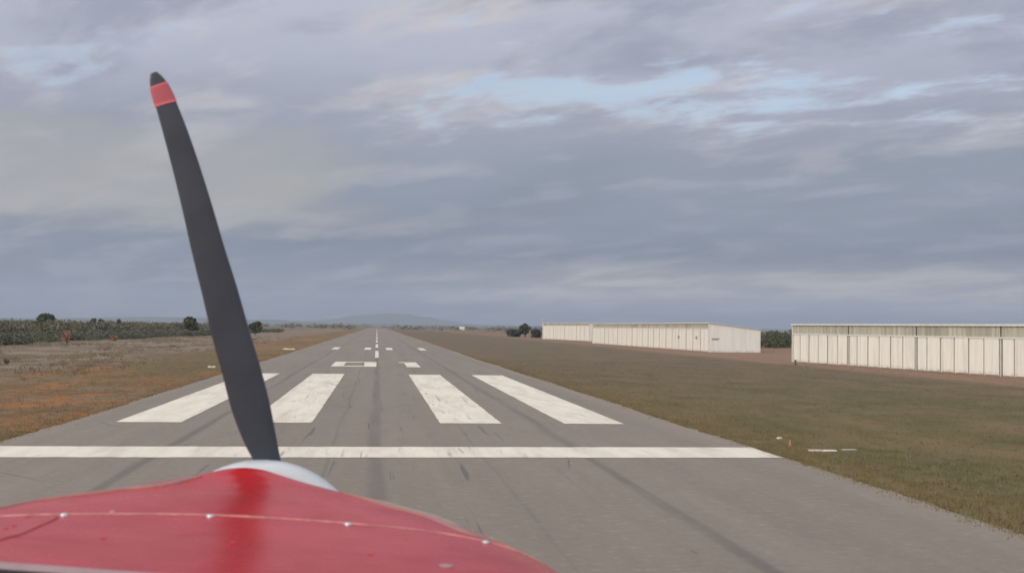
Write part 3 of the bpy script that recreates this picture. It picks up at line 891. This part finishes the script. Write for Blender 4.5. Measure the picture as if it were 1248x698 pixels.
cv = w.new('ShaderNodeCombineXYZ'); w.put(cv.inputs[0], w.math('DIVIDE', x, den)); w.put(cv.inputs[1], w.math('DIVIDE', w.add(y, w.mul(x, .35)), den)); cv.inputs[2].default_value = 3.1
C0 = cv.outputs[0]
rot = w.new('ShaderNodeVectorRotate', rotation_type='Z_AXIS'); w.put(rot.inputs[0], C0); rot.inputs['Angle'].default_value = rad(20)
C1 = w.scale(rot.outputs[0], (.95, 1.25, 1))
nA = w.noise(C1, 1.25, 6, .55, .3)
nB = w.noise(C1, 3.1, 7, .58, .25)
nC = w.noise(w.scale(D, (2.2, 2.2, 16)), 1.6, 5, .55, .3)      # long level bands near the horizon
pert = w.add(zc, w.mul(w.sub(nC, .5), .05))
pert = w.add(pert, w.mul(w.sub(nA, .5), .10))
base = w.ramp(pert, [(0.0, srgb(104, 114, 130)), (.035, srgb(112, 121, 135)), (.07, srgb(122, 133, 148)), (.11, srgb(136, 147, 161)), (.17, srgb(158, 164, 179)), (.24, srgb(182, 186, 202)), (.34, srgb(202, 205, 220)), (.6, srgb(232, 230, 232)), (1.0, srgb(245, 243, 240))])
# brighter overcast overhead and towards the veiled sun behind the camera
k1 = w.step(z, .33, .8, 0, .55)
dp = w.new('ShaderNodeVectorMath', operation='DOT_PRODUCT'); w.put(dp.inputs[0], D); dp.inputs[1].default_value = sd
k2 = w.step(dp.outputs['Value'], -.1, 1.0, 0, 1.0)
# low pale strip of cloud above the horizon
az = w.math('ARCTAN2', x, y)
strip = w.mul(w.step(w.add(z, w.mul(w.sub(nC, .5), .018)), .012, .030), w.step(w.add(z, w.mul(w.sub(nA, .5), .03)), .040, .060, 1, 0))
strip = w.mul(strip, w.step(nB, .36, .60, .45, 1))
strip = w.mul(strip, w.step(w.add(az, w.mul(w.sub(nA, .5), .5)), -.08, .16, .05, 1))
base = w.mix(w.mul(strip, .95), base, srgb(202, 196, 188))
# left: warm grey layer at mid height
lay = w.mul(w.step(w.add(z, w.mul(w.sub(nB, .5), .06)), .065, .10), w.step(w.add(z, w.mul(w.sub(nB, .5), .05)), .135, .18, 1, 0))
lay = w.mul(lay, w.step(w.add(az, w.mul(w.sub(nA, .5), .4)), -.12, .02, 1, 0))
base = w.mix(w.mul(lay, .85), base, srgb(178, 175, 170))
# billows: warm lit tops and darker undersides, stronger higher up
amp = w.step(z, .10, .24, .25, 1)
base = w.mix(w.mul(w.step(nB, .46, .64, 0, .8), amp), base, srgb(206, 200, 203))
base = w.mix(w.mul(w.step(w.noise(C1, 2.0, 7, .6, .3), .44, .64, 0, .85), amp), base, srgb(153, 158, 176))
# gaps of real sky, upper right
nF = w.noise(C1, 7.5, 5, .6, .2)
gap = w.step(w.add(w.add(w.mul(nA, .42), w.add(w.mul(nB, .36), w.mul(nF, .22))), w.mul(w.step(az, -.1, .5, 0, 1), .06)), .553, .645)
gap = w.mul(gap, w.step(z, .11, .22, 0, .6))
base = w.mix(w.mul(gap, .9), base, srgb(224, 230, 243))
cl = w.new('ShaderNodeBackground'); w.put(cl.inputs[0], base)
w.put(cl.inputs[1], w.add(w.add(1.0, k1), w.mul(k2, .9)))
mx = w.new('ShaderNodeMixShader'); w.put(mx.inputs[0], gap); w.l.new(cl.outputs[0], mx.inputs[1]); w.l.new(bgn.outputs[0], mx.inputs[2])
w.l.new(mx.outputs[0], outn.inputs['Surface'])

# ------------------------------------------------------------------ haze
mb = MB(); mb.box((-9600, -500, -1.5), (9600, 9600, 260))
t = material('thin_haze'); t.n.remove(t.b)
pv = t.new('ShaderNodeVolumePrincipled'); pv.inputs['Color'].default_value = (.70, .80, .95, 1); pv.inputs['Density'].default_value = 1.6e-4
pv.inputs['Anisotropy'].default_value = .2
t.l.new(pv.outputs[0], t.n['Material Output'].inputs['Volume'])
tag(mb.build('haze', t.mat), kind='stuff')

# ------------------------------------------------------------------ render
scene.render.engine = 'CYCLES'
scene.cycles.volume_bounces = 0
scene.view_settings.view_transform = 'Standard'; scene.view_settings.look = 'None'
scene.view_settings.gamma = 1; scene.view_settings.exposure = 0
